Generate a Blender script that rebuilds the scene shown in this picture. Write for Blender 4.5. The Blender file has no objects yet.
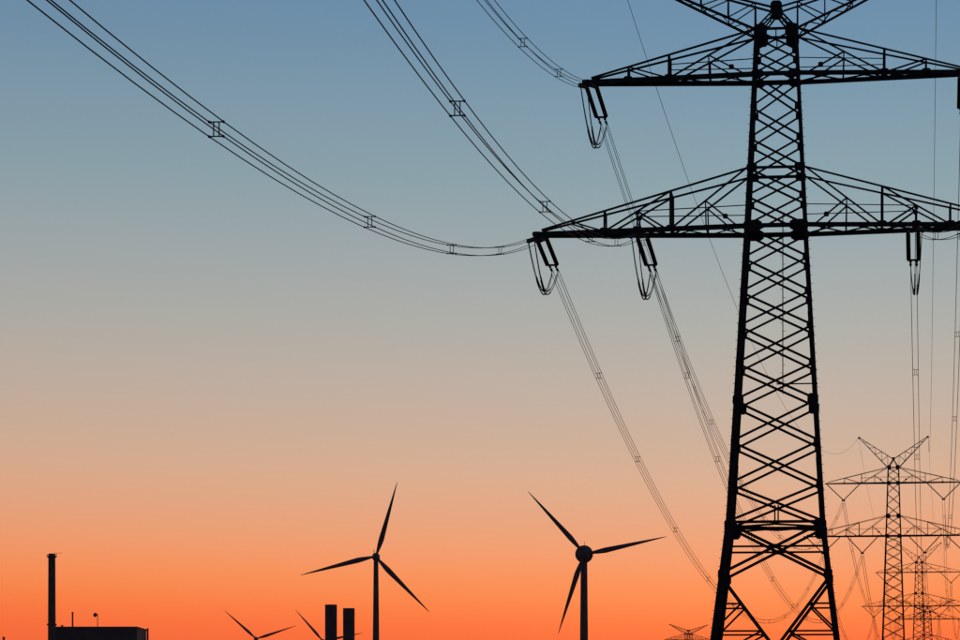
import bpy, math, random
from mathutils import Vector, Matrix

# ------------------------------------------------------------------ scene / camera / sky / sun / exposure
scene = bpy.context.scene
COL = scene.collection
R = math.radians
FPX, CX, HY, CAMZ = 3000.0, 480.0, 730.0, 1.7      # focal length in photo pixels, centre column, horizon row, eye height

cd = bpy.data.cameras.new('camera'); cam = bpy.data.objects.new('camera', cd); COL.objects.link(cam)
cam.location = (0, 0, CAMZ); cam.rotation_euler = (R(90), 0, 0)
cd.sensor_width = 36.0; cd.lens = FPX / 960 * 36.0
cd.shift_y = (HY - 320) / 960.0                     # level camera with a rising front: verticals stay parallel
cd.clip_start = 0.1; cd.clip_end = 40000
scene.camera = cam

SUN_AZ, SUN_EL = R(6), R(0.6)                       # afterglow lies straight ahead, the sun is at the horizon
world = bpy.data.worlds.new('World'); scene.world = world; world.use_nodes = True
nt = world.node_tree; nt.nodes.clear()
N = nt.nodes.new; L = nt.links.new

def lin(c):
    return tuple(((v / 255) / 12.92 if v / 255 <= 0.04045 else ((v / 255 + 0.055) / 1.055) ** 2.4) for v in c) + (1.0,)

def el(py):                                          # photo row -> sine of elevation
    return math.sin(math.atan((HY - py) / FPX))

GLOW = [(730, (246, 90, 48)), (690, (254, 100, 49)), (650, (262, 111, 53)), (630, (263, 119, 58)), (611, (262, 132, 67)), (592, (259, 144, 80)),
        (572, (255, 152, 95)), (552, (249, 160, 111)), (532, (241, 165, 121)), (512, (234, 169, 131)), (492, (227, 173, 139)), (472, (220, 176, 146)),
        (432, (206, 177, 155)), (382, (193, 177, 164)), (322, (176, 175, 168)), (262, (162, 170, 171)), (182, (141, 163, 171)), (102, (126, 154, 171)),
        (42, (114, 146, 170)), (2, (108, 142, 170))]
UP = [(0.33, (90, 125, 158)), (0.5, (62, 92, 130)), (1.0, (34, 54, 92))]
AWAY = [(0.0, (34, 38, 54)), (0.06, (44, 44, 60)), (0.15, (52, 54, 72)), (0.33, (46, 60, 84)), (0.5, (42, 60, 92)), (1.0, (34, 54, 92))]

def ramp(stops):
    r = N('ShaderNodeValToRGB'); cr = r.color_ramp; cr.interpolation = 'LINEAR'
    while len(cr.elements) > 1: cr.elements.remove(cr.elements[-1])
    cr.elements[0].position = stops[0][0]; cr.elements[0].color = lin(stops[0][1])
    for p, c in stops[1:]:
        e = cr.elements.new(p); e.color = lin(c)
    return r

tc = N('ShaderNodeTexCoord'); sep = N('ShaderNodeSeparateXYZ'); L(tc.outputs['Generated'], sep.inputs[0])
r1 = ramp([(max(0.0, el(p)), c) for p, c in GLOW] + UP); r2 = ramp(AWAY)
dot = N('ShaderNodeVectorMath'); dot.operation = 'DOT_PRODUCT'
dot.inputs[1].default_value = (math.sin(SUN_AZ), math.cos(SUN_AZ), 0)
hyp = N('ShaderNodeVectorMath'); hyp.operation = 'MULTIPLY'; hyp.inputs[1].default_value = (1, 1, 0)      # azimuth only
L(tc.outputs['Generated'], hyp.inputs[0])
nrm = N('ShaderNodeVectorMath'); nrm.operation = 'NORMALIZE'; L(hyp.outputs[0], nrm.inputs[0]); L(nrm.outputs[0], dot.inputs[0])
ac = N('ShaderNodeMath'); ac.operation = 'ARCCOSINE'; L(dot.outputs['Value'], ac.inputs[0])
mr = N('ShaderNodeMapRange')                         # the glow fades evenly from the sunset point round to the east
mr.inputs['From Min'].default_value = 0.0; mr.inputs['From Max'].default_value = 2.4
mr.inputs['To Min'].default_value = 1.0; mr.inputs['To Max'].default_value = 0.08
L(ac.outputs[0], mr.inputs['Value'])
low = N('ShaderNodeMath'); low.operation = 'MULTIPLY_ADD'; low.inputs[1].default_value = -0.03; low.inputs[2].default_value = 0.0036   # the glow lies lower away from it
L(ac.outputs[0], low.inputs[0])
zz_ = N('ShaderNodeMath'); zz_.operation = 'ADD'; L(sep.outputs['Z'], zz_.inputs[0]); L(low.outputs[0], zz_.inputs[1])
L(zz_.outputs[0], r1.inputs[0]); L(sep.outputs['Z'], r2.inputs[0])
mx = N('ShaderNodeMix'); mx.data_type = 'RGBA'
L(mr.outputs['Result'], mx.inputs['Factor']); L(r2.outputs[0], mx.inputs[6]); L(r1.outputs[0], mx.inputs[7])
bg = N('ShaderNodeBackground'); bg.inputs['Strength'].default_value = 1.045
L(mx.outputs[2], bg.inputs['Color'])
wo = N('ShaderNodeOutputWorld'); L(bg.outputs[0], wo.inputs['Surface'])

sd = bpy.data.lights.new('sun', 'SUN'); sd.energy = 0.06; sd.angle = R(0.5); sd.color = (1.0, 0.45, 0.2)
sun = bpy.data.objects.new('sun', sd); COL.objects.link(sun)
sdir = Vector((math.sin(SUN_AZ) * math.cos(SUN_EL), math.cos(SUN_AZ) * math.cos(SUN_EL), math.sin(SUN_EL)))
sun.rotation_euler = (-sdir).to_track_quat('-Z', 'Y').to_euler()

vs = scene.view_settings
vs.view_transform = 'Standard'; vs.look = 'None'; vs.exposure = 0.0; vs.gamma = 1.0; vs.use_curve_mapping = False

# ------------------------------------------------------------------ materials
def material(name, c1, c2, scale, rough, metal=0.0, bump=0.1):
    m = bpy.data.materials.new(name); m.use_nodes = True
    t = m.node_tree; b = t.nodes['Principled BSDF']
    co = t.nodes.new('ShaderNodeTexCoord')
    no = t.nodes.new('ShaderNodeTexNoise'); no.inputs['Scale'].default_value = scale; no.inputs['Detail'].default_value = 5
    t.links.new(co.outputs['Object'], no.inputs['Vector'])
    r = t.nodes.new('ShaderNodeValToRGB')
    r.color_ramp.elements[0].position = 0.3; r.color_ramp.elements[0].color = (*c1, 1)
    r.color_ramp.elements[1].position = 0.7; r.color_ramp.elements[1].color = (*c2, 1)
    t.links.new(no.outputs['Fac'], r.inputs[0]); t.links.new(r.outputs[0], b.inputs['Base Color'])
    bp = t.nodes.new('ShaderNodeBump'); bp.inputs['Strength'].default_value = bump; bp.inputs['Distance'].default_value = 0.02
    t.links.new(no.outputs['Fac'], bp.inputs['Height']); t.links.new(bp.outputs[0], b.inputs['Normal'])
    b.inputs['Roughness'].default_value = rough; b.inputs['Metallic'].default_value = metal
    b.inputs['Specular IOR Level'].default_value = 0.2
    return m

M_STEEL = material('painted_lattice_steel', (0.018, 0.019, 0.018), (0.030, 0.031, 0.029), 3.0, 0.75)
M_WIRE = material('weathered_conductor', (0.03, 0.032, 0.035), (0.05, 0.05, 0.052), 2.0, 0.7)
M_WIRE.node_tree.nodes['Principled BSDF'].inputs['Specular IOR Level'].default_value = 0.05
M_INS = material('brown_porcelain', (0.018, 0.012, 0.010), (0.028, 0.018, 0.014), 6.0, 0.5)
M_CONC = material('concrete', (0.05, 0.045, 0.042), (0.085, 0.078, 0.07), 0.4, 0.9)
M_CLAD = material('dark_cladding', (0.03, 0.03, 0.034), (0.045, 0.045, 0.05), 0.2, 0.8)
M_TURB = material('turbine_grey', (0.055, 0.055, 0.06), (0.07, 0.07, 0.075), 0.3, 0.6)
M_GRASS = material('dark_meadow', (0.03, 0.045, 0.018), (0.06, 0.07, 0.03), 0.02, 0.95, bump=0.4)

# ------------------------------------------------------------------ object helpers
def link(o, parent=None):
    COL.objects.link(o)
    if parent is not None: o.parent = parent
    return o

def empty(name, loc=(0, 0, 0), rz=0.0, label=None, cat=None, group=None):
    o = bpy.data.objects.new(name, None); o.empty_display_size = 0.5
    o.location = loc; o.rotation_euler = (0, 0, rz)
    link(o); tag(o, label, cat, group)
    return o

def tag(o, label=None, cat=None, group=None, kind=None):
    if label: o['label'] = label
    if cat: o['category'] = cat
    if group: o['group'] = group
    if kind: o['kind'] = kind
    return o

def mesh(name, verts, faces, mat, smooth=False):
    me = bpy.data.meshes.new(name); me.from_pydata([tuple(v) for v in verts], [], faces); me.update()
    me.materials.append(mat)
    if smooth: me.shade_smooth()
    return me

def obj(name, me, parent=None, mtx=None):
    o = bpy.data.objects.new(name, me); link(o, parent)
    if mtx is not None: o.matrix_local = mtx
    return o

def copy_tree(o, parent=None):
    c = o.copy(); link(c, parent)
    for ch in list(o.children): copy_tree(ch, c)
    return c

# unit rolled-steel angle bar: runs along +Z from 0 to 1, flange in the XZ plane, web towards +Y
AT = 0.14
ASEC = [(-.5, 0), (.5, 0), (.5, AT), (-.5 + AT, AT), (-.5 + AT, .8), (-.5, .8)]
AV = [(x, y, z) for z in (0, 1) for x, y in ASEC]
AF = [tuple(range(5, -1, -1)), tuple(range(6, 12))] + [(i, (i + 1) % 6, 6 + (i + 1) % 6, 6 + i) for i in range(6)]
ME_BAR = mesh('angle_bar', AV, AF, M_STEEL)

def barmtx(p0, p1, w, nrm):
    p0 = Vector(p0); d = Vector(p1) - p0; z = d.normalized()
    v = Vector(nrm); v = v - z * v.dot(z)
    if v.length < 1e-4: v = z.orthogonal()
    v.normalize(); u = v.cross(z)
    m = Matrix((u * w, v * w, d)).transposed().to_4x4(); m.translation = p0
    return m

def boxmesh(name, sx, sy, sz, mat, z0=True):
    x, y = sx / 2, sy / 2; a, b = (0, sz) if z0 else (-sz / 2, sz / 2)
    V = [(-x, -y, a), (x, -y, a), (x, y, a), (-x, y, a), (-x, -y, b), (x, -y, b), (x, y, b), (-x, y, b)]
    F = [(3, 2, 1, 0), (4, 5, 6, 7), (0, 1, 5, 4), (1, 2, 6, 5), (2, 3, 7, 6), (3, 0, 4, 7)]
    return mesh(name, V, F, mat)

def lathe(name, prof, n, mat, smooth=True, cap=True):
    V, F = [], []
    for r, z in prof:
        for k in range(n):
            a = 2 * math.pi * k / n; V.append((r * math.cos(a), r * math.sin(a), z))
    for i in range(len(prof) - 1):
        for k in range(n):
            k2 = (k + 1) % n; F.append((i * n + k, i * n + k2, (i + 1) * n + k2, (i + 1) * n + k))
    if cap:
        F.append(tuple(range(n - 1, -1, -1))); F.append(tuple((len(prof) - 1) * n + k for k in range(n)))
    return mesh(name, V, F, mat, smooth)

def tube(name, pts, r, mat, sides=5):
    V, F = [], []; n = len(pts); pts = [Vector(p) for p in pts]
    for i, p in enumerate(pts):
        t = (pts[min(n - 1, i + 1)] - pts[max(0, i - 1)]).normalized()
        u = t.cross(Vector((0, 0, 1)))
        if u.length < 1e-3: u = Vector((1, 0, 0))
        u.normalize(); v = u.cross(t)
        for k in range(sides):
            a = 2 * math.pi * k / sides; V.append(p + u * (r * math.cos(a)) + v * (r * math.sin(a)))
    for i in range(n - 1):
        for k in range(sides):
            k2 = (k + 1) % sides; F.append((i * sides + k, i * sides + k2, (i + 1) * sides + k2, (i + 1) * sides + k))
    F.append(tuple(range(sides - 1, -1, -1))); F.append(tuple((n - 1) * sides + k for k in range(sides)))
    return mesh(name, V, F, mat, True)

# plate: clipped-corner gusset, in the XZ plane, thin along Y, unit size
g = 0.2
GP = [(-.5, -.5 + g), (-.5 + g, -.5), (.5 - g, -.5), (.5, -.5 + g), (.5, .5 - g), (.5 - g, .5), (-.5 + g, .5), (-.5, .5 - g)]
GV = [(x, -.5, z) for x, z in GP] + [(x, .5, z) for x, z in GP]
GF = [tuple(range(8)), tuple(range(15, 7, -1))] + [((i + 1) % 8, i, 8 + i, 8 + (i + 1) % 8) for i in range(8)]
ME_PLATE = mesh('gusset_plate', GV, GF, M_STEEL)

def platemtx(c, sx, sz, th=0.05, rz=0.0):
    return Matrix.Translation(c) @ Matrix.Rotation(rz, 4, 'Z') @ Matrix.Diagonal((sx, th, sz, 1))

# ------------------------------------------------------------------ the setting: ground to the horizon
n = 96; RG = 6000
gv = [(0, 0, 0)] + [(r * math.cos(2 * math.pi * k / n), r * math.sin(2 * math.pi * k / n), 0) for r in (300, 2500, RG) for k in range(n)]
gf = [(0, 1 + k, 1 + (k + 1) % n) for k in range(n)]
for q in range(2):
    gf += [(1 + q * n + k, 1 + (q + 1) * n + k, 1 + (q + 1) * n + (k + 1) % n, 1 + q * n + (k + 1) % n) for k in range(n)]
tag(obj('ground', mesh('ground', gv, gf, M_GRASS)), kind='structure')

BWR = 0.16
# ------------------------------------------------------------------ lattice pylons
def interp(tab, z):
    for (z0, a), (z1, b) in zip(tab, tab[1:]):
        if z0 <= z <= z1: return a + (b - a) * (z - z0) / (z1 - z0)
    return tab[-1][1] if z > tab[-1][0] else tab[0][1]

def lerp(a, b, t): return Vector(a) + (Vector(b) - Vector(a)) * t

class Pylon:
    """Records every member of a lattice pylon as (part, kind, shared mesh, matrix)."""
    def __init__(s, spec):
        s.sp = spec; s.rec = []; s.part = None
        s.build()
    def bar(s, kind, p0, p1, w, nrm): s.rec.append((s.part, kind, ME_BAR, barmtx(p0, p1, w, nrm)))
    def plate(s, c, sx, sz, rz=0.0): s.rec.append((s.part, 'gusset_plate', ME_PLATE, platemtx(c, sx, sz, 0.05, rz)))
    def hw(s, z): return interp(s.sp['hw'], z)
    def build(s):
        sp = s.sp; hw = s.hw; lv = sp['levels']; bw = sp['brace']
        s.part = ('body', 0)
        faces = [((0, 1), (-1, -1), (1, -1)), ((0, -1), (1, 1), (-1, 1)), ((1, 0), (-1, 1), (-1, -1)), ((-1, 0), (1, -1), (1, 1))]
        for fi, (nin, a, b) in enumerate(faces):
            nv = (nin[0], nin[1], 0)
            P = lambda c, z, k=0.0: Vector((c[0] * (hw(z) - k), c[1] * (hw(z) - k), z))
            for z0, z1 in zip(lv, lv[1:]):
                w = bw * (0.8 + 0.45 * (1 - z0 / lv[-1]))
                off = Vector(nv)
                s.bar('brace', P(a, z0) + off * .03, P(b, z1) + off * .03, w, nv)
                s.bar('brace', P(b, z0) + off * (.05 + w * .2), P(a, z1) + off * (.05 + w * .2), w, nv)
            for z in sp['rings']:
                s.bar('strut', P(a, z) + Vector(nv) * .02, P(b, z) + Vector(nv) * .02, bw * 1.25, nv)
            for z in sp['heavy']: s.bar('strut', P(a, z) + Vector(nv) * .02, P(b, z) + Vector(nv) * .02, sp['arms'][0]['chord'] * .95, nv)
            # splayed foot of the tower
            zf = lv[0]; w = bw * 1.3
            if sp['foot']:
                z1, z2 = sp['foot']                 # X between zf and z1 with a strut through its crossing, big X from z1 to ground
                off = Vector(nv)
                s.bar('brace', P(a, z1), P(b, zf), w, nv); s.bar('brace', P(b, z1) + off * .12, P(a, zf) + off * .12, w, nv)
                t = hw(zf) / (hw(zf) + hw(z1)); zc = zf + (z1 - zf) * t
                s.bar('strut', P(a, zc), P(b, zc), bw * .9, nv)
                A1, B1, A0, B0 = P(a, z1), P(b, z1), P(a, 0), P(b, 0)
                s.bar('brace', A1, B0, w * 1.05, nv); s.bar('brace', B1 + off * .16, A0 + off * .16, w * 1.05, nv)
                for X1, X0, Y0 in ((A1, A0, B0), (B1, B0, A0)):
                    zs = sp['footstruts']; prev = None
                    for zz in zs:
                        pl = lerp(X1, X0, (z1 - zz) / z1); pd = lerp(X1, Y0, (z1 - zz) / z1)
                        s.bar('strut', pl, pd, bw * .8, nv)
                        zn = zz - 2.05
                        if zn > 0:
                            s.bar('brace', pd, lerp(X1, X0, (z1 - zn) / z1), bw * .85, nv)
                zc2 = lerp(A1, B0, hw(z1) / (hw(z1) + hw(0))).z
                mid = (P(a, zc2) + P(b, zc2)) / 2
                s.plate(mid - off * .04, .9, .9, 0 if nin[0] == 0 else R(90))
                s.plate((P(a, zc) + P(b, zc)) / 2 - off * .04,   .5, .34, 0 if nin[0] == 0 else R(90))
        # plan bracing
        for z in sp['diaphragms']:
            h = hw(z)
            mids = [Vector((0, -h, z - .1)), Vector((h, 0, z - .1)), Vector((0, h, z - .1)), Vector((-h, 0, z - .1))]
            for i in range(4): s.bar('plan_brace', mids[i], mids[(i + 1) % 4], bw, (0, 0, -1))
            s.bar('plan_brace', (-h, -h, z - .16), (h, h, z - .16), bw, (0, 0, -1)); s.bar('plan_brace', (h, -h, z - .22), (-h, h, z - .22), bw, (0, 0, -1))
        # gussets
        for z, sx, sz in sp['gussets']:
            h = hw(z)
            for sx_ in (-1, 1):
                for sy_ in (-1, 1):
                    s.plate((sx_ * (h + .08 - sx * .5), sy_ * (h + .045), z), sx, sz)
        for i, z in enumerate(lv[1:-1]):
            h = hw(z)
            for sx_ in (-1, 1):
                for sy_ in (-1, 1): s.plate((sx_ * (h - .2 * bw / BWR), sy_ * (h + .04), z), .46 * bw / BWR, .55 * bw / BWR)
        # cross arms and earth wire arms
        for ai, arm in enumerate(sp['arms']):
            for side in (-1, 1): s.arm(arm, side, ai)
        for side in (-1, 1): s.peak(side)
        s.part = ('body', 0)
        zt, zc = sp['ztop'], sp['zcrotch']; h = hw(zt)
        for sy in (-1, 1):
            for side in (-1, 1):
                for k in (0, .28):
                    s.bar('peak_strut', (side * (h - k), sy * h, zt), (side * .05, sy * h * .55, zc - k * 1.2), bw * .8, (0, -sy, 0))
                for q in range(3):
                    a0 = lerp((side * h, sy * h, zt), (side * .05, sy * h * .55, zc), .25 + q * .22)
                    s.bar('peak_strut', a0, lerp((side * (h - .28), sy * h, zt), (side * .05, sy * h * .55, zc - .34), .36 + q * .2), bw * .5, (0, -sy, 0))
            s.plate((0, sy * (h * .55 + .05), zc), .8 * bw / BWR, .95 * bw / BWR)
            s.bar('peak_strut', (0, sy * h, zt), (0, sy * h, zt - .9), bw * .5, (0, -sy, 0))
    def arm(s, arm, side, ai):
        hw = s.hw; zb, zt, xt = arm['zb'], arm['zt'], arm['tip']; bw = s.sp['brace']
        hb, ht = hw(zb), hw(zt); dt = arm.get('tipdepth', .3)
        s.part = ('cross_arm', ai * 2 + (side > 0))
        yb = lambda x: hb + (dt - hb) * (x - hb) / (xt - hb)
        B = lambda x, sy: Vector((side * x, sy * yb(x), zb))
        T = lambda x, sy: lerp((side * ht, sy * ht, zt), (side * (xt - .6), sy * dt, zb + .3), (x - ht) / (xt - .6 - ht))
        x1, x2, x3, x4, x5 = arm['xs']
        cw = arm['chord']
        for sy in (-1, 1):
            ni = (0, -sy, 0)
            s.bar('bottom_chord', B(hb, sy), B(xt, sy), cw, ni)
            s.bar('top_chord', T(ht, sy), T(xt - .6, sy), bw * .85, ni)
            def web(kind, p, q, w): s.bar(kind, p, q, w, ni)
            d0, d1 = T(ht + .1, sy), B(x2, sy)
            M1 = lerp(d0, d1, (x1 - ht) / (x2 - ht))
            web('diagonal', d0, d1, bw * .8)
            web('post', M1, B(x1, sy), bw * .6); web('diagonal', M1, B(hb + .5, sy), bw * .7)
            web('post', T(x2, sy), B(x2, sy), bw * 1.15)
            if x3:
                e0, e1 = T(x2, sy), B(x4, sy); M2 = lerp(e0, e1, (x3 - x2) / (x4 - x2))
                web('diagonal', e0, e1, bw * .8)
                web('post', M2, B(x3, sy), bw * .8); web('diagonal', M2, B(x2 + .3, sy), bw * .8)
                web('diagonal', T(x5, sy), B(x4, sy), bw * .7)
                Hh = M2; s.bar('tie', M2, M2 + Vector((0, 0, -.28)), bw * 1.6, ni)
            else:
                web('diagonal', T(x4, sy), B(x2, sy), bw * .7)
                Hh = lerp(T(x2, sy), B(x2, sy), .42)
            web('post', T(x4, sy), B(x4, sy), bw * .8)
            web('rail', Vector((side * hw(Hh.z), sy * hw(Hh.z), Hh.z + .1)), Hh, bw * .42)
            pm = lerp(M1, B(hb + .5, sy), .62)
            if sy < 0: s.rec.append((s.part, 'number_plate', ME_PLATE, platemtx(pm + Vector((0, sy * .06, 0)), .36, .36, .03)))
        xs = [hb, x1, x2] + ([x3, x4, x5] if x3 else [x4]) + [xt - .6]
        for a, b in zip(xs, xs[1:]):
            s.bar('plan_brace', B(a, -1), B(b, 1), bw * .7, (0, 0, 1)); s.bar('plan_brace', B(a, 1) + Vector((0, 0, .06)), B(b, -1) + Vector((0, 0, .06)), bw * .7, (0, 0, 1))
        for x in xs[1:]:
            s.bar('strut', B(x, -1), B(x, 1), bw * .8, (0, 0, 1))
        for x in (x2, x4): s.bar('strut', T(x, -1), T(x, 1), bw * .6, (0, 0, 1))
        for sy in (-1, 1):
            for x in (x2,) + ((x3, x4) if x3 else (x4,)): s.plate(B(x, sy) + Vector((0, sy * .05, .1)), .6 * bw / BWR, .34 * bw / BWR)
        s.plate(Vector((side * (xt - .25), -dt - .05, zb)),   .6 * bw / BWR, .36 * bw / BWR); s.plate(Vector((side * (xt - .25), dt + .05, zb)),   .6 * bw / BWR, .36 * bw / BWR)
    def peak(s, side):
        sp = s.sp; bw = sp['brace']; zt, zc = sp['ztop'], sp['zcrotch']; h = s.hw(zt)
        xt, zz = sp['peak']; s.part = ('earth_wire_arm', side > 0)
        tip = Vector((side * xt, 0, zz))
        Lo = lambda t, sy: lerp((side * h, sy * h, zt), tip + Vector((0, sy * .12, 0)), t)
        Up = lambda t, sy: lerp((side * .1, sy * h * .55, zc), tip + Vector((0, sy * .1, .1)), t)
        for sy in (-1, 1):
            ni = (0, -sy, 0)
            s.bar('bottom_chord', Lo(0, sy), Lo(1, sy), bw * 1.1, ni); s.bar('top_chord', Up(0, sy), Up(1, sy), bw * .9, ni)
            px_ = sp['peakx']; lo = lambda x: Lo((x - h) / (xt - h), sy); up = lambda x: Up((x - .1) / (xt - .1), sy)
            s.bar('post', up(h), lo(h), bw * .6, ni)
            for a, b in zip([h] + px_, px_):
                s.bar('post', up(b), lo(b), bw * .5, ni); s.bar('diagonal', lo(b), up(a), bw * .55, ni)
        k = 12
        for i in range(k):                                # lacing between the two bottom chords
            s.bar('lacing', Lo(i / k, -1 if i % 2 else 1), Lo((i + 1) / k, 1 if i % 2 else -1), bw * .5, (0, 0, 1))
        for x in sp['peakx']: t = (x - .1) / (xt - .1); s.bar('strut', Up(t, -1), Up(t, 1), bw * .5, (0, 0, 1))
        s.plate(tip + Vector((-side * .1, 0, -.1)), .5, .4)
    def legs(s):
        """One mesh per leg: angle sections that get heavier downwards, spliced at the joints."""
        out = []
        for sx in (-1, 1):
            for sy in (-1, 1):
                V, F = [], []
                for (z0, z1, w) in s.sp['legs']:
                    zz = sorted({z0, z1} | {z for z, _ in s.sp['hw'] if z0 < z < z1})
                    for a, b in zip(zz, zz[1:]):
                        rings = []
                        for z in (a - .02, b + (.25 if b == z1 else 0.02)):
                            h = s.hw(max(z, 0)); c = Vector((sx * (h + .02), sy * (h + .02), z)); t = .055 + w * .12
                            pts = [(0, 0), (w, 0), (w, t), (t, t), (t, w), (0, w)]
                            rings.append([(c.x - sx * p, c.y - sy * q, z) for p, q in pts])
                        k = len(V); V += rings[0] + rings[1]
                        F += [tuple(k + i for i in range(6)), tuple(k + 6 + i for i in range(6))] + [(k + i, k + (i + 1) % 6, k + 6 + (i + 1) % 6, k + 6 + i) for i in range(6)]
                out.append((sx, sy, V, F))
        return out
    def instantiate(s, root, joined=False):
        for sx, sy, V, F in s.leg_meshes():
            obj('leg', sx_mesh(s, sx, sy, V, F), root)
            fo = obj('footing', ME_FOOT, root, Matrix.Translation((sx * s.hw(0), sy * s.hw(0), -.3)))
        if joined:
            for key, me in s.joined().items():
                obj({'body': 'body_bracing', 'cross_arm': 'cross_arm', 'earth_wire_arm': 'earth_wire_arm'}[key[0]], me, root)
            return
        heads = {}
        for part, kind, me, m in s.rec:
            if part[0] == 'body': obj(kind, me, root, m); continue
            if part not in heads:
                V, F = [], []                              # the arm itself: its bottom chords in one mesh
                for p2, k2, me2, m2 in s.rec:
                    if p2 == part and k2 == 'bottom_chord':
                        k = len(V); V += [m2 @ v.co for v in me2.vertices]; F += [tuple(k + i for i in p.vertices) for p in me2.polygons]
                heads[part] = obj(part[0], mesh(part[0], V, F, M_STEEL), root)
            if kind != 'bottom_chord': obj(kind, me, heads[part], m)
    def leg_meshes(s):
        if not hasattr(s, '_legs'): s._legs = s.legs(); s._lm = {}
        return s._legs
    def joined(s):
        if not hasattr(s, '_joined'):
            acc = {}
            for part, kind, me2, m2 in s.rec:
                V, F = acc.setdefault(part, ([], []))
                k = len(V); V += [m2 @ v.co for v in me2.vertices]; F += [tuple(k + i for i in p.vertices) for p in me2.polygons]
            s._joined = {k: mesh(k[0], V, F, M_STEEL) for k, (V, F) in acc.items()}
        return s._joined

def sx_mesh(s, sx, sy, V, F):
    if (sx, sy) not in s._lm: s._lm[(sx, sy)] = mesh('leg', V, F, M_STEEL)
    return s._lm[(sx, sy)]

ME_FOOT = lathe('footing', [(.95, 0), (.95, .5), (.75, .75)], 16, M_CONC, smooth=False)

S1 = 3000 / 215
def z1(py): return CAMZ + (HY - py) / S1
TENSION = dict(
    hw=[(0, 5.5), (z1(640), 4.5), (z1(525), 3.47), (z1(404), 2.94), (z1(230), 2.2), (z1(78), 1.66), (z1(33), 1.5)],
    levels=[z1(p) for p in (525, 487, 445, 404, 367, 330, 296, 262, 230, 200, 172, 142, 111, 78, 55, 33)],
    rings=[z1(525), z1(172), z1(33)], heavy=[z1(230), z1(78)], diaphragms=[z1(525)],
    foot=(z1(577), 0), footstruts=[z1(606), z1(633), z1(668), z1(700)],
    gussets=[(z1(230), 1.3, .8), (z1(172), .75, .62), (z1(78), .85, .62), (z1(35), .95, .95), (z1(404), .78, .85), (z1(529), .9, 1.05), (z1(577), .62, .8)],
    brace=.165, ztop=z1(33), zcrotch=z1(10), peak=(11.35, z1(-34)), peakx=[3.44, 5.4, 7.3, 9.2],
    arms=[dict(zb=z1(230), zt=z1(172), tip=17.5, xs=(4.95, 7.5, 9.9, 12.3, 14.8), chord=.34, tipdepth=.35),
          dict(zb=z1(78), zt=z1(33), tip=13.9, xs=(4.75, 7.65, None, 10.6, None), chord=.34, tipdepth=.35)],
    legs=[(0, z1(577), .45), (z1(577), z1(525), .41), (z1(525), z1(465), .38), (z1(465), z1(404), .36), (z1(404), z1(320), .34), (z1(320), z1(230), .32), (z1(230), z1(150), .29), (z1(150), z1(33), .26)])

S2 = 3000 / 617
def z2(py): return CAMZ + (HY - py) / S2
zl = [0.0]
TOPS = [z2(536), z2(516), z2(483), z2(467.5)]
nlow = 18
lv2 = [TOPS[0] * (1 - ((1 - i / nlow) ** 1.15)) for i in range(nlow)] + [TOPS[0], (TOPS[0] + TOPS[1]) / 2, TOPS[1], TOPS[1] + (TOPS[2] - TOPS[1]) / 3, TOPS[1] + (TOPS[2] - TOPS[1]) * 2 / 3, TOPS[2], (TOPS[2] + TOPS[3]) / 2, TOPS[3]]
SUSP = dict(
    hw=[(0, 3.45), (z2(640), 2.3), (TOPS[0], 1.6), (TOPS[1], 1.45), (TOPS[3], 1.15)],
    levels=lv2, rings=[TOPS[1], TOPS[3]], heavy=[TOPS[0], TOPS[2]], diaphragms=[lv2[5]], foot=None, footstruts=[],
    gussets=[(TOPS[0], .8, .7), (TOPS[1], .9, .8), (TOPS[2], .75, .65), (TOPS[3], .75, .8)],
    brace=.108, ztop=TOPS[3], zcrotch=z2(459), peak=(7.1, z2(437)), peakx=[2.4, 3.7, 5.0, 6.2],
    arms=[dict(zb=TOPS[0], zt=TOPS[1], tip=18.4, xs=(4.2, 7.0, 9.7, 12.5, 15.0), chord=.24, tipdepth=.25),
          dict(zb=TOPS[2], zt=TOPS[3], tip=14.0, xs=(3.8, 6.5, None, 10.0, None), chord=.24, tipdepth=.25)],
    legs=[(0, lv2[5], .32), (lv2[5], TOPS[0], .28), (TOPS[0], TOPS[3], .23)])

P_TEN, P_SUS = Pylon(TENSION), Pylon(SUSP)

def base(px, Y): return Vector(((px - CX) / FPX * Y, Y, 0))
YAW = R(-7.1); LINE = R(-9.0)
BT1, BT2, BT3, BT4 = base(776.5, 215), base(893.4, 617), base(919, 967), base(927.5, 1266)

t1 = empty('transmission_pylon', BT1, YAW, 'huge near lattice pylon with hanging twin insulators and a climbing ladder', 'pylon', 'lattice pylons')
P_TEN.instantiate(t1)
# climbing ladder up the middle of the body
lad = []
zb_, zt_ = z1(394), z1(214)
LV, LF = [], []
def addbox(V, F, c, s):
    k = len(V); x, y, z = s[0] / 2, s[1] / 2, s[2] / 2
    V += [(c[0] + a * x, c[1] + b * y, c[2] + d * z) for d in (-1, 1) for a, b in ((-1, -1), (1, -1), (1, 1), (-1, 1))]
    F += [tuple(k + i for i in f) for f in [(3, 2, 1, 0), (4, 5, 6, 7), (0, 1, 5, 4), (1, 2, 6, 5), (2, 3, 7, 6), (3, 0, 4, 7)]]
addbox(LV, LF, (.45, 0, (zb_ + zt_) / 2), (.07, .07, zt_ - zb_))
k = 0
while zb_ + .3 + k * .6 < zt_:
    addbox(LV, LF, (.45 + (.09 if k % 2 else -.09), 0, zb_ + .3 + k * .6), (.2, .03, .03)); k += 1
obj('ladder', mesh('ladder', LV, LF, M_STEEL), t1)
obj('ladder_stay', ME_BAR, t1, barmtx((.0, 0, z1(384)), (TENSION['hw'][3][1], 0, z1(384)), .1, (0, 1, 0)))
for sx in (-.12, .12):
    obj('hanger', ME_BAR, t1, barmtx((sx, 0, z1(505)), (sx, 0, z1(525)), .11, (0, 1, 0)))
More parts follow.
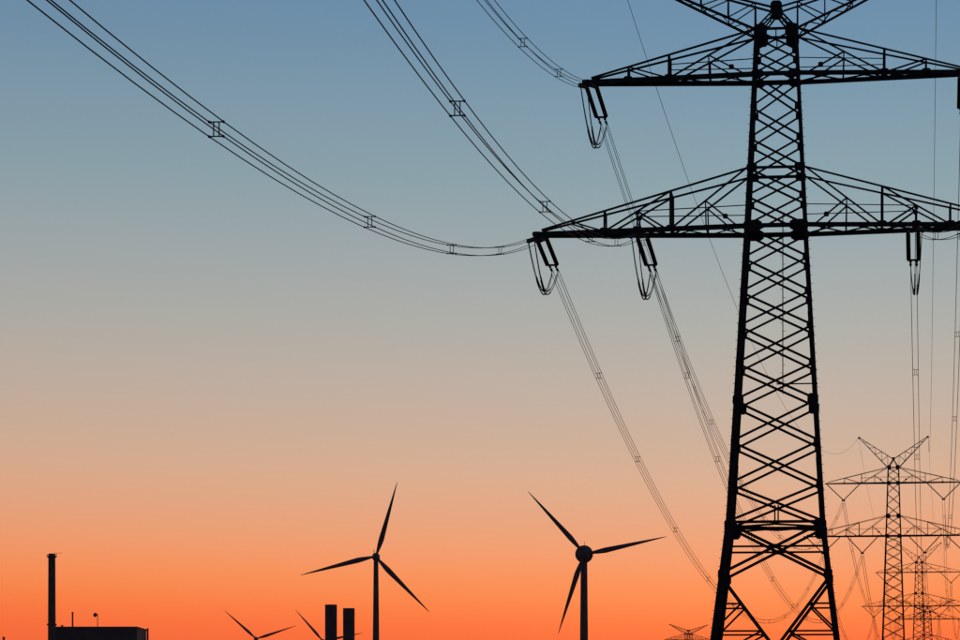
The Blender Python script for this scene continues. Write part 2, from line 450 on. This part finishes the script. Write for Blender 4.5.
# step bolts up two of the legs
ME_PEG = boxmesh('step_bolt', .22, .03, .03, M_STEEL, False)
BV, BF = [], []
zz = 3.0
while zz < z1(60):
    h = P_TEN.hw(zz); addbox(BV, BF, (h + .07, h - .1, zz), (.16, .03, .03)); addbox(BV, BF, (-h - .06, -h + .1, zz + .3), (.14, .03, .03)); zz += .62
tag(obj('step_bolts', mesh('step_bolts', BV, BF, M_STEEL), t1), kind='stuff')

t2 = empty('transmission_pylon', BT2, LINE, 'slender suspension pylon with V-shaped insulators, next behind the huge lattice pylon', 'pylon', 'lattice pylons')
P_SUS.instantiate(t2)
t3 = empty('transmission_pylon', BT3, LINE, 'small distant suspension pylon with V-shaped insulators, second behind the huge pylon', 'pylon', 'lattice pylons')
P_SUS.instantiate(t3, True)
t4 = empty('transmission_pylon', BT4, LINE, 'tiny distant tension pylon at the far end of the line of pylons', 'pylon', 'lattice pylons')
P_TEN.instantiate(t4, True)
t5 = empty('transmission_pylon', base(688.5, 1560), R(24), 'tiny lone pylon seen past the foot of the huge pylon, turbine side', 'pylon', 'lattice pylons')
P_TEN.instantiate(t5, True)

# ------------------------------------------------------------------ insulators
def shed_profile(Ln, r0, r1, n):
    p = [(r0 * .8, 0)]
    for i in range(n):
        z = Ln * (i + .1) / n; dz = Ln / n
        p += [(r0, z), (r1, z + dz * .35), (r1, z + dz * .5), (r0, z + dz * .7)]
    p.append((r0 * .8, Ln)); return p
STR_L, ROD_L = 7.5, 5.5
ME_ROD = lathe('insulator', shed_profile(ROD_L, .11, .165, 26), 10, M_INS)
ME_VROD = lathe('insulator', shed_profile(1.0, .085, .125, 22), 8, M_INS)
ME_YOKE = mesh('yoke_plate', [(x, y, z) for y in (-.03, .03) for x, z in ((-.48, 0), (.48, 0), (.36, .28), (-.36, .28))],
               [(0, 1, 2, 3), (7, 6, 5, 4), (0, 4, 5, 1), (1, 5, 6, 2), (2, 6, 7, 3), (3, 7, 4, 0)], M_STEEL)
ME_LINK = lathe('link', [(.05, 0), (.05, .18), (.1, .22), (.1, .38), (.045, .42), (.045, .8), (.1, .84), (.1, 1.0), (.05, 1.05), (.05, 1.45)], 8, M_STEEL)

def dirmtx(p, d, side):
    z = Vector(d).normalized(); x = Vector(side); x = (x - z * x.dot(z)).normalized(); y = z.cross(x)
    m = Matrix((x, y, z)).transposed().to_4x4(); m.translation = p
    return m

def tension_string(A, d, side, label, group):
    """Twin long-rod insulators from the arm at A along d; returns the conductor end point."""
    root = empty('tension_insulator', A, 0, label, 'insulator', group)
    for sx in (-.36, .36):
        obj('shackle', ME_LINK, root, dirmtx(Vector(side) * sx, d, side) @ Matrix.Diagonal((1, 1, .25, 1)))
        obj('insulator', ME_ROD, root, dirmtx(Vector(side) * sx + Vector(d) * .32, d, side))
        obj('link', ME_LINK, root, dirmtx(Vector(side) * sx * .62 + Vector(d) * (.32 + ROD_L + .18), d, side))
    obj('yoke_plate', ME_YOKE, root, dirmtx(Vector(d) * (.32 + ROD_L - .02), d, side))
    return Vector(A) + Vector(d) * STR_L

def v_string(c, p, q, label, group):
    root = empty('suspension_insulator', c, 0, label, 'insulator', group)
    for e in (p, q):
        v = Vector(e) - Vector(c); ln = v.length
        obj('insulator', ME_VROD, root, dirmtx(v.normalized() * .25, v, (0, 1, 0)) @ Matrix.Diagonal((1, 1, (ln - .5), 1)))
        obj('link', ME_LINK, root, dirmtx(v.normalized() * (ln - .3), v, (0, 1, 0)) @ Matrix.Diagonal((.9, .9, .2, 1)))
    obj('yoke_plate', ME_YOKE, root, Matrix.Translation((0, 0, -.2)) @ Matrix.Diagonal((.8, 1, 1.4, 1)))
    return Vector(c) + Vector((0, 0, -.35))

# ------------------------------------------------------------------ conductors
SPW = .225
def spacer_mesh():
    V, F = [], []
    for x in (-.085, .085): addbox(V, F, (x, 0, 0), (.034, .045, 2 * SPW))
    for z in (-SPW, SPW):
        addbox(V, F, (0, 0, z * .985), (.3, .04, .034))
        for x in (-1, 1):
            addbox(V, F, (x * .19, 0, z), (.085, .045, .038)); addbox(V, F, (x * SPW, 0, z), (.055, .18, .06))
    return mesh('spacer', V, F, M_STEEL)
ME_SPACER = spacer_mesh()

def sagpts(A, B, sag, n):
    A, B = Vector(A), Vector(B)
    return [lerp(A, B, i / n) - Vector((0, 0, 4 * sag * (i / n) * (1 - i / n))) for i in range(n + 1)]

def bundle(A, B, sag, n, spacers, r, label, group):
    A, B = Vector(A), Vector(B)
    root = empty('conductor_bundle', A, 0, label, 'power line', group)
    rel = [p - A for p in sagpts(A, B, sag, n)]
    me = tube('wire', rel, r, M_WIRE, 5)
    d = (B - A); d.z = 0; d.normalize(); side = Vector((d.y, -d.x, 0))
    for sx in (-SPW, SPW):
        for sz in (-SPW, SPW):
            obj('wire', me, root, Matrix.Translation(side * sx + Vector((0, 0, sz))))
    for t in spacers:
        p = lerp(A, B, t) - Vector((0, 0, 4 * sag * t * (1 - t))) - A
        m = Matrix((side, d, Vector((0, 0, 1)))).transposed().to_4x4(); m.translation = p
        obj('spacer', ME_SPACER, root, m)
    return root

def jumper(A, B, drop, label, group):
    A, B = Vector(A), Vector(B)
    root = empty('jumper_loop', A, 0, label, 'power line', group)
    d = (B - A); d.z = 0; d.normalize(); side = Vector((d.y, -d.x, 0))
    pts = []
    for i in range(25):
        t = i / 24; u = abs(2 * t - 1)
        pts.append(lerp(A, B, t) - Vector((0, 0, drop * (1 - u ** 1.75))) - A)
    for sx in (-.22, .22):
        q = [p + side * sx * (.45 + .55 * abs(2 * i / 24 - 1)) for i, p in enumerate(pts)]       # the strands draw together at the bottom
        me = tube('jumper_wire', q, .026, M_WIRE, 5); me2 = tube('armour_sleeve', q[7:18], .05, M_STEEL, 6)
        for sz in (-.12, .12):
            w = obj('jumper_wire', me, root, Matrix.Translation((0, 0, sz)))
            obj('armour_sleeve', me2, w)
    for i in (10, 14):
        m = Matrix((side, d, Vector((0, 0, 1)))).transposed().to_4x4(); m.translation = pts[i]
        obj('spacer', ME_SPACER, root, m @ Matrix.Diagonal((.55, .6, .6, 1)))
    return root

def w1(b, yaw, p):                                       # pylon-local point -> world
    return Vector(b) + Matrix.Rotation(yaw, 3, 'Z') @ Vector(p)

PH = [('lower outer', 0, 17.0), ('lower inner', 0, 9.72), ('upper', 1, 13.35)]      # tension pylon: phase name, arm index, lateral
PV = {'lower outer': (0, 17.9, 14.4, 10.8), 'lower inner': (0, 9.5, 6.35, 3.1), 'upper': (1, 13.7, 10.2, 6.75)}
SIDE = {-1: 'turbine side', 1: 'side away from turbines'}
near_dir = Vector((-.1, -1, 0)).normalized(); far_dir = (BT2 - BT1).normalized()
SPAN0 = 365.0
NEAR_SAG = {'lower outer': 17.74, 'lower inner': 17.0, 'upper': 17.65}
FAR_SAG = {'lower outer': 19.5, 'lower inner': 19.5, 'upper': 19.0}
SPNEAR = {'lower outer': [.066,   .143, .232, .329, .43, .52, .61, .7, .79, .87, .935], 'lower inner': [.066, .137, .224, .322, .42, .51, .6, .69, .78, .86, .93], 'upper': [.066, .139, .228, .326, .42, .51, .6, .69, .78, .86, .93]}
SPN = [.066, .139, .228, .326, .42, .5, .59, .685, .775, .86, .925]

clamps2, clamps3 = {}, {}
for side in (-1, 1):
    for nm, ai, lat in PH:
        # suspension V strings on the two pylons behind
        va, vo, vm, vi = PV[nm]; zb = SUSP['arms'][va]['zb']
        for bt, store, which in ((BT2, clamps2, 'slender next pylon'), (BT3, clamps3, 'small second pylon behind')):
            c = w1(bt, LINE, (side * vm, 0, zb - 3.45))
            p = w1(bt, LINE, (side * vo, 0, zb - .05)); q = w1(bt, LINE, (side * vi, 0, zb - .05))
            store[(side, nm)] = v_string(c, p, q, f'V-shaped insulator, {nm} position, {SIDE[side]}, {which}', 'V-shaped insulators')
for side in (-1, 1):
    for nm, ai, lat in PH:
        arm = TENSION['arms'][ai]; hb = P_TEN.hw(arm['zb'])
        yb = hb + (arm['tipdepth'] - hb) * (lat - hb) / (arm['tip'] - hb)
        sideN = Vector((-near_dir.y, near_dir.x, 0)); sideF = Vector((far_dir.y, -far_dir.x, 0))
        fsag, nsag = FAR_SAG[nm], NEAR_SAG[nm]
        Af = w1(BT1, YAW, (side * lat, yb, arm['zb'] - .12)); An = w1(BT1, YAW, (side * lat, -yb, arm['zb'] - .34))
        C2 = clamps2[(side, nm)]
        chord = (C2 - Af); df = Vector((chord.x, chord.y, chord.z)).normalized(); df.z -= 4 * fsag / chord.length; df.normalize()
        Ef = tension_string(Af, df, sideF, f'twin insulator rods slanting down behind huge pylon, {nm} arm, {SIDE[side]}', 'tension insulators')
        dn = Vector((near_dir.x, near_dir.y, -4 * nsag / SPAN0)).normalized()
        En = tension_string(An, dn, sideN, f'twin insulator rods pulled forward from huge pylon, {nm} arm, {SIDE[side]}', 'tension insulators')
        B0 = w1(BT1 + near_dir * SPAN0, math.atan2(.1, -1) + math.pi, (0, 0, 0)) + Vector((near_dir.y * -side * lat, near_dir.x * side * lat, arm['zb'] - 1.5))
        bundle(En, B0, nsag, 64, SPNEAR[nm], .021, f'four-wire bundle sweeping forward from huge pylon, {nm} arm, {SIDE[side]}', 'overhead conductors')
        bundle(Ef, C2, fsag, 48, SPN, .021, f'four-wire bundle dipping from huge to slender pylon, {nm} arm, {SIDE[side]}', 'overhead conductors')
        jumper(En, Ef, {'lower outer': 2.5, 'lower inner': 3.0, 'upper': 2.85}[nm], f'looped jumper cables under huge pylon, {nm} arm, {SIDE[side]}', 'jumper loops')
        C3 = clamps3[(side, nm)]
        bundle(C2, C3, 15, 32, SPN[1::2], .024, f'faint wire bundle, slender pylon to small second one, {nm}, {SIDE[side]}', 'overhead conductors')
        A4 = w1(BT4, LINE, (side * lat, -yb, arm['zb'] - .12))
        d4 = (C3 - A4).normalized(); d4.z -= .16; d4.normalize()
        E4 = tension_string(A4, d4, Vector((-d4.y, d4.x, 0)).normalized(), f'tiny twin insulator rods on last pylon of the line, {nm}, {SIDE[side]}', 'tension insulators')
        bundle(C3, E4, 12, 24, SPN[1::3], .026, f'faint wire bundle running on to last pylon, {nm} arm, {SIDE[side]}', 'overhead conductors')
    # earth wires from peak to peak
    p1 = w1(BT1, YAW, (side * 11.35, 0, TENSION['peak'][1])); p2 = w1(BT2, LINE, (side * 7.1, 0, SUSP['peak'][1]))
    p3 = w1(BT3, LINE, (side * 7.1, 0, SUSP['peak'][1])); p4 = w1(BT4, LINE, (side * 11.35, 0, TENSION['peak'][1]))
    p0 = BT1 + near_dir * SPAN0 + Vector((near_dir.y * -side * 11.35, near_dir.x * side * 11.35, TENSION['peak'][1]))
    for a, b, sg, nm in ((p1, p0, 12, 'forward from huge pylon peak,'), (p1, p2, 15, 'between huge and slender pylon peaks,'), (p2, p3, 11, 'from slender pylon peak to small second one,'), (p3, p4, 9, 'between two farthest pylon peaks of the line,')):
        o = obj('earth_wire', tube('earth_wire', [p - a for p in sagpts(a, b, sg, 40)], .02, M_WIRE, 5)); o.location = a
        tag(o, f'single thin earth wire {nm} {SIDE[side]}', 'power line', 'earth wires')

# ------------------------------------------------------------------ wind turbines
def blade_mesh(Ln):
    V, F = [], []; n = 14; m = 10
    for i in range(n + 1):
        t = i / n; z = Ln * t
        c = (.9 + 1.5 * min(1, t / .18)) if t < .18 else 2.4 * max(0.0, 1 - (t - .18) / .82) ** .9 + .18
        th = 1.0 * (1 - t) ** 1.6 + .1; tw = R(14) * (1 - t)
        for k in range(m):
            a = 2 * math.pi * k / m
            x = c * .5 * math.cos(a) + c * .12; y = th * .5 * math.sin(a)
            V.append((x * math.cos(tw) - y * math.sin(tw), x * math.sin(tw) + y * math.cos(tw), z))
    for i in range(n):
        for k in range(m): F.append((i * m + k, i * m + (k + 1) % m, (i + 1) * m + (k + 1) % m, (i + 1) * m + k))
    F += [tuple(range(m - 1, -1, -1)), tuple(n * m + k for k in range(m))]
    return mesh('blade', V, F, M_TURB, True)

def turbine(px, py, Y, Ln, ang, rb, rt, style, label):
    S = FPX / Y; H = CAMZ + (HY - py) / S
    root = empty('wind_turbine', base(px, Y), 0, label, 'wind turbine', 'wind turbines')
    ht = H - (1.2 if style == 'slim' else 2.6)
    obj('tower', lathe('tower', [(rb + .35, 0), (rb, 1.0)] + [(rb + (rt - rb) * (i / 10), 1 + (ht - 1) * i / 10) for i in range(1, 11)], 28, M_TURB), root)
    dv = obj('tower_door', boxmesh('tower_door', .9, .12, 2.1, M_CLAD), root, Matrix.Translation((0, -rb - .3, .6)))
    fwd = Matrix.Rotation(R(90), 4, 'X')                    # lathe axis towards the viewer (-Y)
    if style == 'ring':                                    # egg-shaped gearless nacelle with its broad generator ring
        prof = [(.2, -4.2), (1.6, -3.8), (2.6, -2.6), (3.3, -1.0), (3.95, -.2), (4.0, .6), (3.6, .9), (2.9, 1.2), (2.5, 2.0), (1.9, 3.0), (1.0, 3.7), (.15, 4.0)]
        nac = obj('nacelle', lathe('nacelle', prof, 40, M_TURB), root, Matrix.Translation((0, -1.0, H)) @ fwd)
        obj('spinner_cap', lathe('spinner_cap', [(.75, 0), (.7, .25), (.1, .4)], 20, M_CLAD), root, Matrix.Translation((0, -4.7, H)) @ fwd)
        obj('wind_vane', boxmesh('wind_vane', .18, .18, 2.6, M_CLAD), root, Matrix.Translation((0.3, 1.2, H + 3.2)))
        yb, r0 = -3.0, 1.9
    else:
        V, F = [], []; pr = [(-1.3, -1.35), (1.3, -1.35), (1.6, -.9), (1.6, .9), (1.2, 1.4), (-1.2, 1.4), (-1.6, .9), (-1.6, -.9)]
        for y, s_ in ((-2.0, .9), (-.5, 1.0), (5.0, 1.0), (7.0, .75)): V += [(x * s_, y, z * s_) for x, z in pr]
        for i in range(3):
            for k in range(8): F.append((i * 8 + k, i * 8 + (k + 1) % 8, (i + 1) * 8 + (k + 1) % 8, (i + 1) * 8 + k))
        F += [tuple(range(7, -1, -1)), tuple(24 + k for k in range(8))]
        obj('nacelle', mesh('nacelle', V, F, M_TURB), root, Matrix.Translation((0, 0, H)))
        obj('hub', lathe('hub', [(1.5, 0), (1.7, .8), (1.5, 1.9), (.9, 2.7), (.1, 3.0)], 24, M_TURB), root, Matrix.Translation((0, -2.0, H)) @ fwd)
        obj('wind_vane', boxmesh('wind_vane', .3, .3, 2.4, M_CLAD), root, Matrix.Translation((-1.0, 3.5, H + 1.2)))
        yb, r0 = -3.2, .9
    me = blade_mesh(Ln - r0)
    for k in range(3):
        a = R(ang + 120 * k)                               # angle in the rotor plane, counter-clockwise from +X
        m = Matrix.Translation((math.cos(a) * r0, yb, H + math.sin(a) * r0)) @ Matrix.Rotation(R(90) - a, 4, 'Y')
        obj('blade', me, root, m)
    return root

turbine(376, 557, 1358, 35.0, 74, 1.95, 1.05, 'slim', 'wind turbine with a small slim hub beside the twin square-topped stacks')
turbine(584, 554.5, 1340, 37.5, 132, 2.2, 1.45, 'ring', 'wind turbine with a big round hub, standing closest to the huge pylon')
turbine(256, 639, 2581, 36.5, 18, 1.9, 1.1, 'slim', 'tiny distant wind turbine between the power plant building and the twin stacks')
turbine(322.5, 641, 2620, 36.0, 131, 1.9, 1.1, 'slim', 'tiny distant wind turbine half hidden behind the twin stacks')

# ------------------------------------------------------------------ power plant buildings
SB = 2.0
def hz(py): return CAMZ + (HY - py) / SB
def bx(px): return (px - CX) / SB
x0, x1_ = bx(48.8), bx(136); Zr = hz(627.2); DEP = 42
pb = empty('power_plant_building', ((x0 + x1_) / 2, 1503, 0), 0, 'black flat-roofed industrial building beside a tall chimney', 'building')
W = x1_ - x0
def sub(name, me, parent, loc): return obj(name, me, parent, Matrix.Translation(loc))
wall = sub('wall', boxmesh('wall', W, DEP, Zr - .8, M_CLAD), pb, (0, DEP / 2, 0))
npan = 14
ME_PAN = boxmesh('cladding_panel', W / npan - .12, .16, Zr - 6.2, M_CLAD)
for i in range(npan): sub('cladding_panel', ME_PAN, wall, (-W / 2 + (i + .5) * W / npan, -DEP / 2 - .07, 5.0))
ME_PAN2 = boxmesh('cladding_panel', .16, DEP / 12 - .12, Zr - 6.2, M_CLAD)
for i in range(12): sub('cladding_panel', ME_PAN2, wall, (W / 2 + .07, -DEP / 2 + (i + .5) * DEP / 12, 5.0))
for dx in (-8, 6): sub('roller_door', boxmesh('roller_door', 5, .2, 4.6, M_CLAD), wall, (dx, -DEP / 2 - .09, 0))
rf = sub('roof', boxmesh('roof', W + .5, DEP + .5, .8, M_CLAD), pb, (0, DEP / 2, Zr - .8))
PV_, PF_ = [], []
for a in ((0, .1, W + .7, .3), (0, DEP - .1, W + .7, .3)): addbox(PV_, PF_, (a[0], a[1], Zr + .1), (a[2], a[3], .5))
for sx in (-1, 1): addbox(PV_, PF_, (sx * (W / 2 + .2), DEP / 2, Zr + .1), (.3, DEP - .7, .5))
obj('parapet', mesh('parapet', PV_, PF_, M_CLAD), pb)
lw = sub('corner_duct', boxmesh('corner_duct', .9, .9, Zr + .9, M_CLAD), pb, (W / 2 + .9, DEP - .6, 0))

c0 = (bx(52.4), 1498.0)
ch = empty('chimney', (c0[0], c0[1], 0), 0, 'tall slim chimney with a collar at the top, rising by the black building', 'chimney')
Hc = hz(554)
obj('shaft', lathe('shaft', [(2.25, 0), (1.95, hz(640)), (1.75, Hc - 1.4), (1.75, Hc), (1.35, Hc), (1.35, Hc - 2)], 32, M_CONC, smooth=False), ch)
obj('collar', lathe('collar', [(1.8, Hc - 2.2), (2.6, Hc - 1.5), (2.6, Hc - 1.2), (1.8, Hc - 1.2)], 32, M_CLAD, smooth=False), ch)
obj('platform', lathe('platform', [(1.85, hz(626)), (2.5, hz(626) + .2), (2.5, hz(626) + .9), (1.85, hz(626) + .9)], 24, M_CLAD, smooth=False), ch)
RV, RF = [], []
for k in range(16):
    a = 2 * math.pi * k / 16; addbox(RV, RF, (2.5 * math.cos(a), 2.5 * math.sin(a), Hc - .7), (.09, .09, 1.1))
obj('railing', mesh('railing', RV, RF, M_STEEL), ch)
sub('lightning_rod', boxmesh('lightning_rod', .12, .12, .7, M_STEEL), ch, (1.5, 0, Hc))
sub('davit_arm', boxmesh('davit_arm', 3.4, .16, .16, M_STEEL), ch, (3.4, 0, Hc + .2))

vp = empty('roof_vent_pipe', (bx(69.3), 1512, Zr), 0, 'thin vent pipe standing on the black building roof near the chimney', 'pipe')
s15 = 1512 / 1500
obj('pipe', lathe('pipe', [(.5, 0), (.42, .6), (.42, 7.6), (.55, 7.6), (.55, 8.0), (.35, 8.0), (.35, 7.0)], 16, M_CLAD, smooth=False), vp)
obj('flange', lathe('flange', [(.9, 0), (.9, .25), (.42, .3)], 16, M_CLAD, smooth=False), vp)
ds = empty('satellite_dish', (bx(94.5), 1512, Zr), 0, 'small round dish on a thin pole on the black building roof', 'dish')
obj('pole', lathe('pole', [(.19, 0), (.19, 6.9)], 10, M_STEEL), ds)
obj('dish', lathe('dish', [(.05, 0), (.5, .08), (.85, .28), (1.1, .55), (1.1, .62), (.8, .36), (.05, .12)], 24, M_CLAD), ds, Matrix.Translation((-.9, -.2, 6.4)) @ Matrix.Rotation(R(80), 4, 'X') @ Matrix.Rotation(R(-20), 4, 'Y'))
obj('bracket', ME_BAR, ds, barmtx((0, 0, 6.5), (-.9, -.15, 6.4), .18, (0, 1, 0)))
rv = empty('roof_ventilator', (bx(58.8), 1512, Zr), 0, 'stubby mushroom ventilator on the black roof right beside the chimney', 'ventilator')
obj('cowl', lathe('cowl', [(.35, 0), (.35, .8), (.75, .9), (.7, 1.25), (.2, 1.5)], 16, M_CLAD), rv)
obj('flange', lathe('flange', [(.7, 0), (.7, .15), (.35, .2)], 16, M_CLAD), rv)

def stack(px0, px1, py, label):
    Y = 1500; r = (px1 - px0) / 2 / SB; H = hz(py)
    o = empty('exhaust_stack', ((px0 + px1) / 2 / SB - CX / SB, Y, 0), 0, label, 'chimney', 'twin exhaust stacks')
    sh = obj('shaft', lathe('shaft', [(r, 0), (r, H), (r - .35, H), (r - .35, H - 4)], 40, M_CLAD, smooth=False), o)
    for z in (15, 30, 45, H - 3): obj('band', lathe('band', [(r, z), (r + .06, z), (r + .06, z + .4), (r, z + .4)], 40, M_CLAD, smooth=False), sh)
    obj('plinth', lathe('plinth', [(r + .8, 0), (r + .8, 1.2), (r, 1.2)], 40, M_CONC, smooth=False), o)
stack(325.0, 337.0, 604.8, 'taller of the twin thick black stacks with a flat top')
stack(343.0, 354.7, 608.4, 'shorter of the twin thick black stacks, beside the slim-hubbed turbine')

ml = empty('slim_chimney', (bx(3.7), 1500, 0), 0, 'tip of a thin chimney beyond the tall chimney, away from the turbines', 'chimney')
obj('shaft', lathe('shaft', [(.9, 0), (.55, hz(638)), (.75, hz(637.6)), (.75, hz(637))], 16, M_CLAD, smooth=False), ml)
obj('plinth', lathe('plinth', [(1.6, 0), (1.6, 1.0), (.9, 1.0)], 16, M_CONC, smooth=False), ml)

# ------------------------------------------------------------------ evening air
hm = bpy.data.materials.new('evening_air'); hm.use_nodes = True
ht_ = hm.node_tree; ht_.nodes.clear()
pv = ht_.nodes.new('ShaderNodeVolumePrincipled'); pv.inputs['Color'].default_value = (0.95, 0.93, 0.92, 1)
pv.inputs['Density'].default_value = 2.5e-5; pv.inputs['Anisotropy'].default_value = 0.5
ho = ht_.nodes.new('ShaderNodeOutputMaterial'); ht_.links.new(pv.outputs[0], ho.inputs['Volume'])
hz_ = obj('haze', boxmesh('haze', 12100, 12100, 131, hm)); hz_.location = (0, 0, -1)
tag(hz_, kind='stuff')
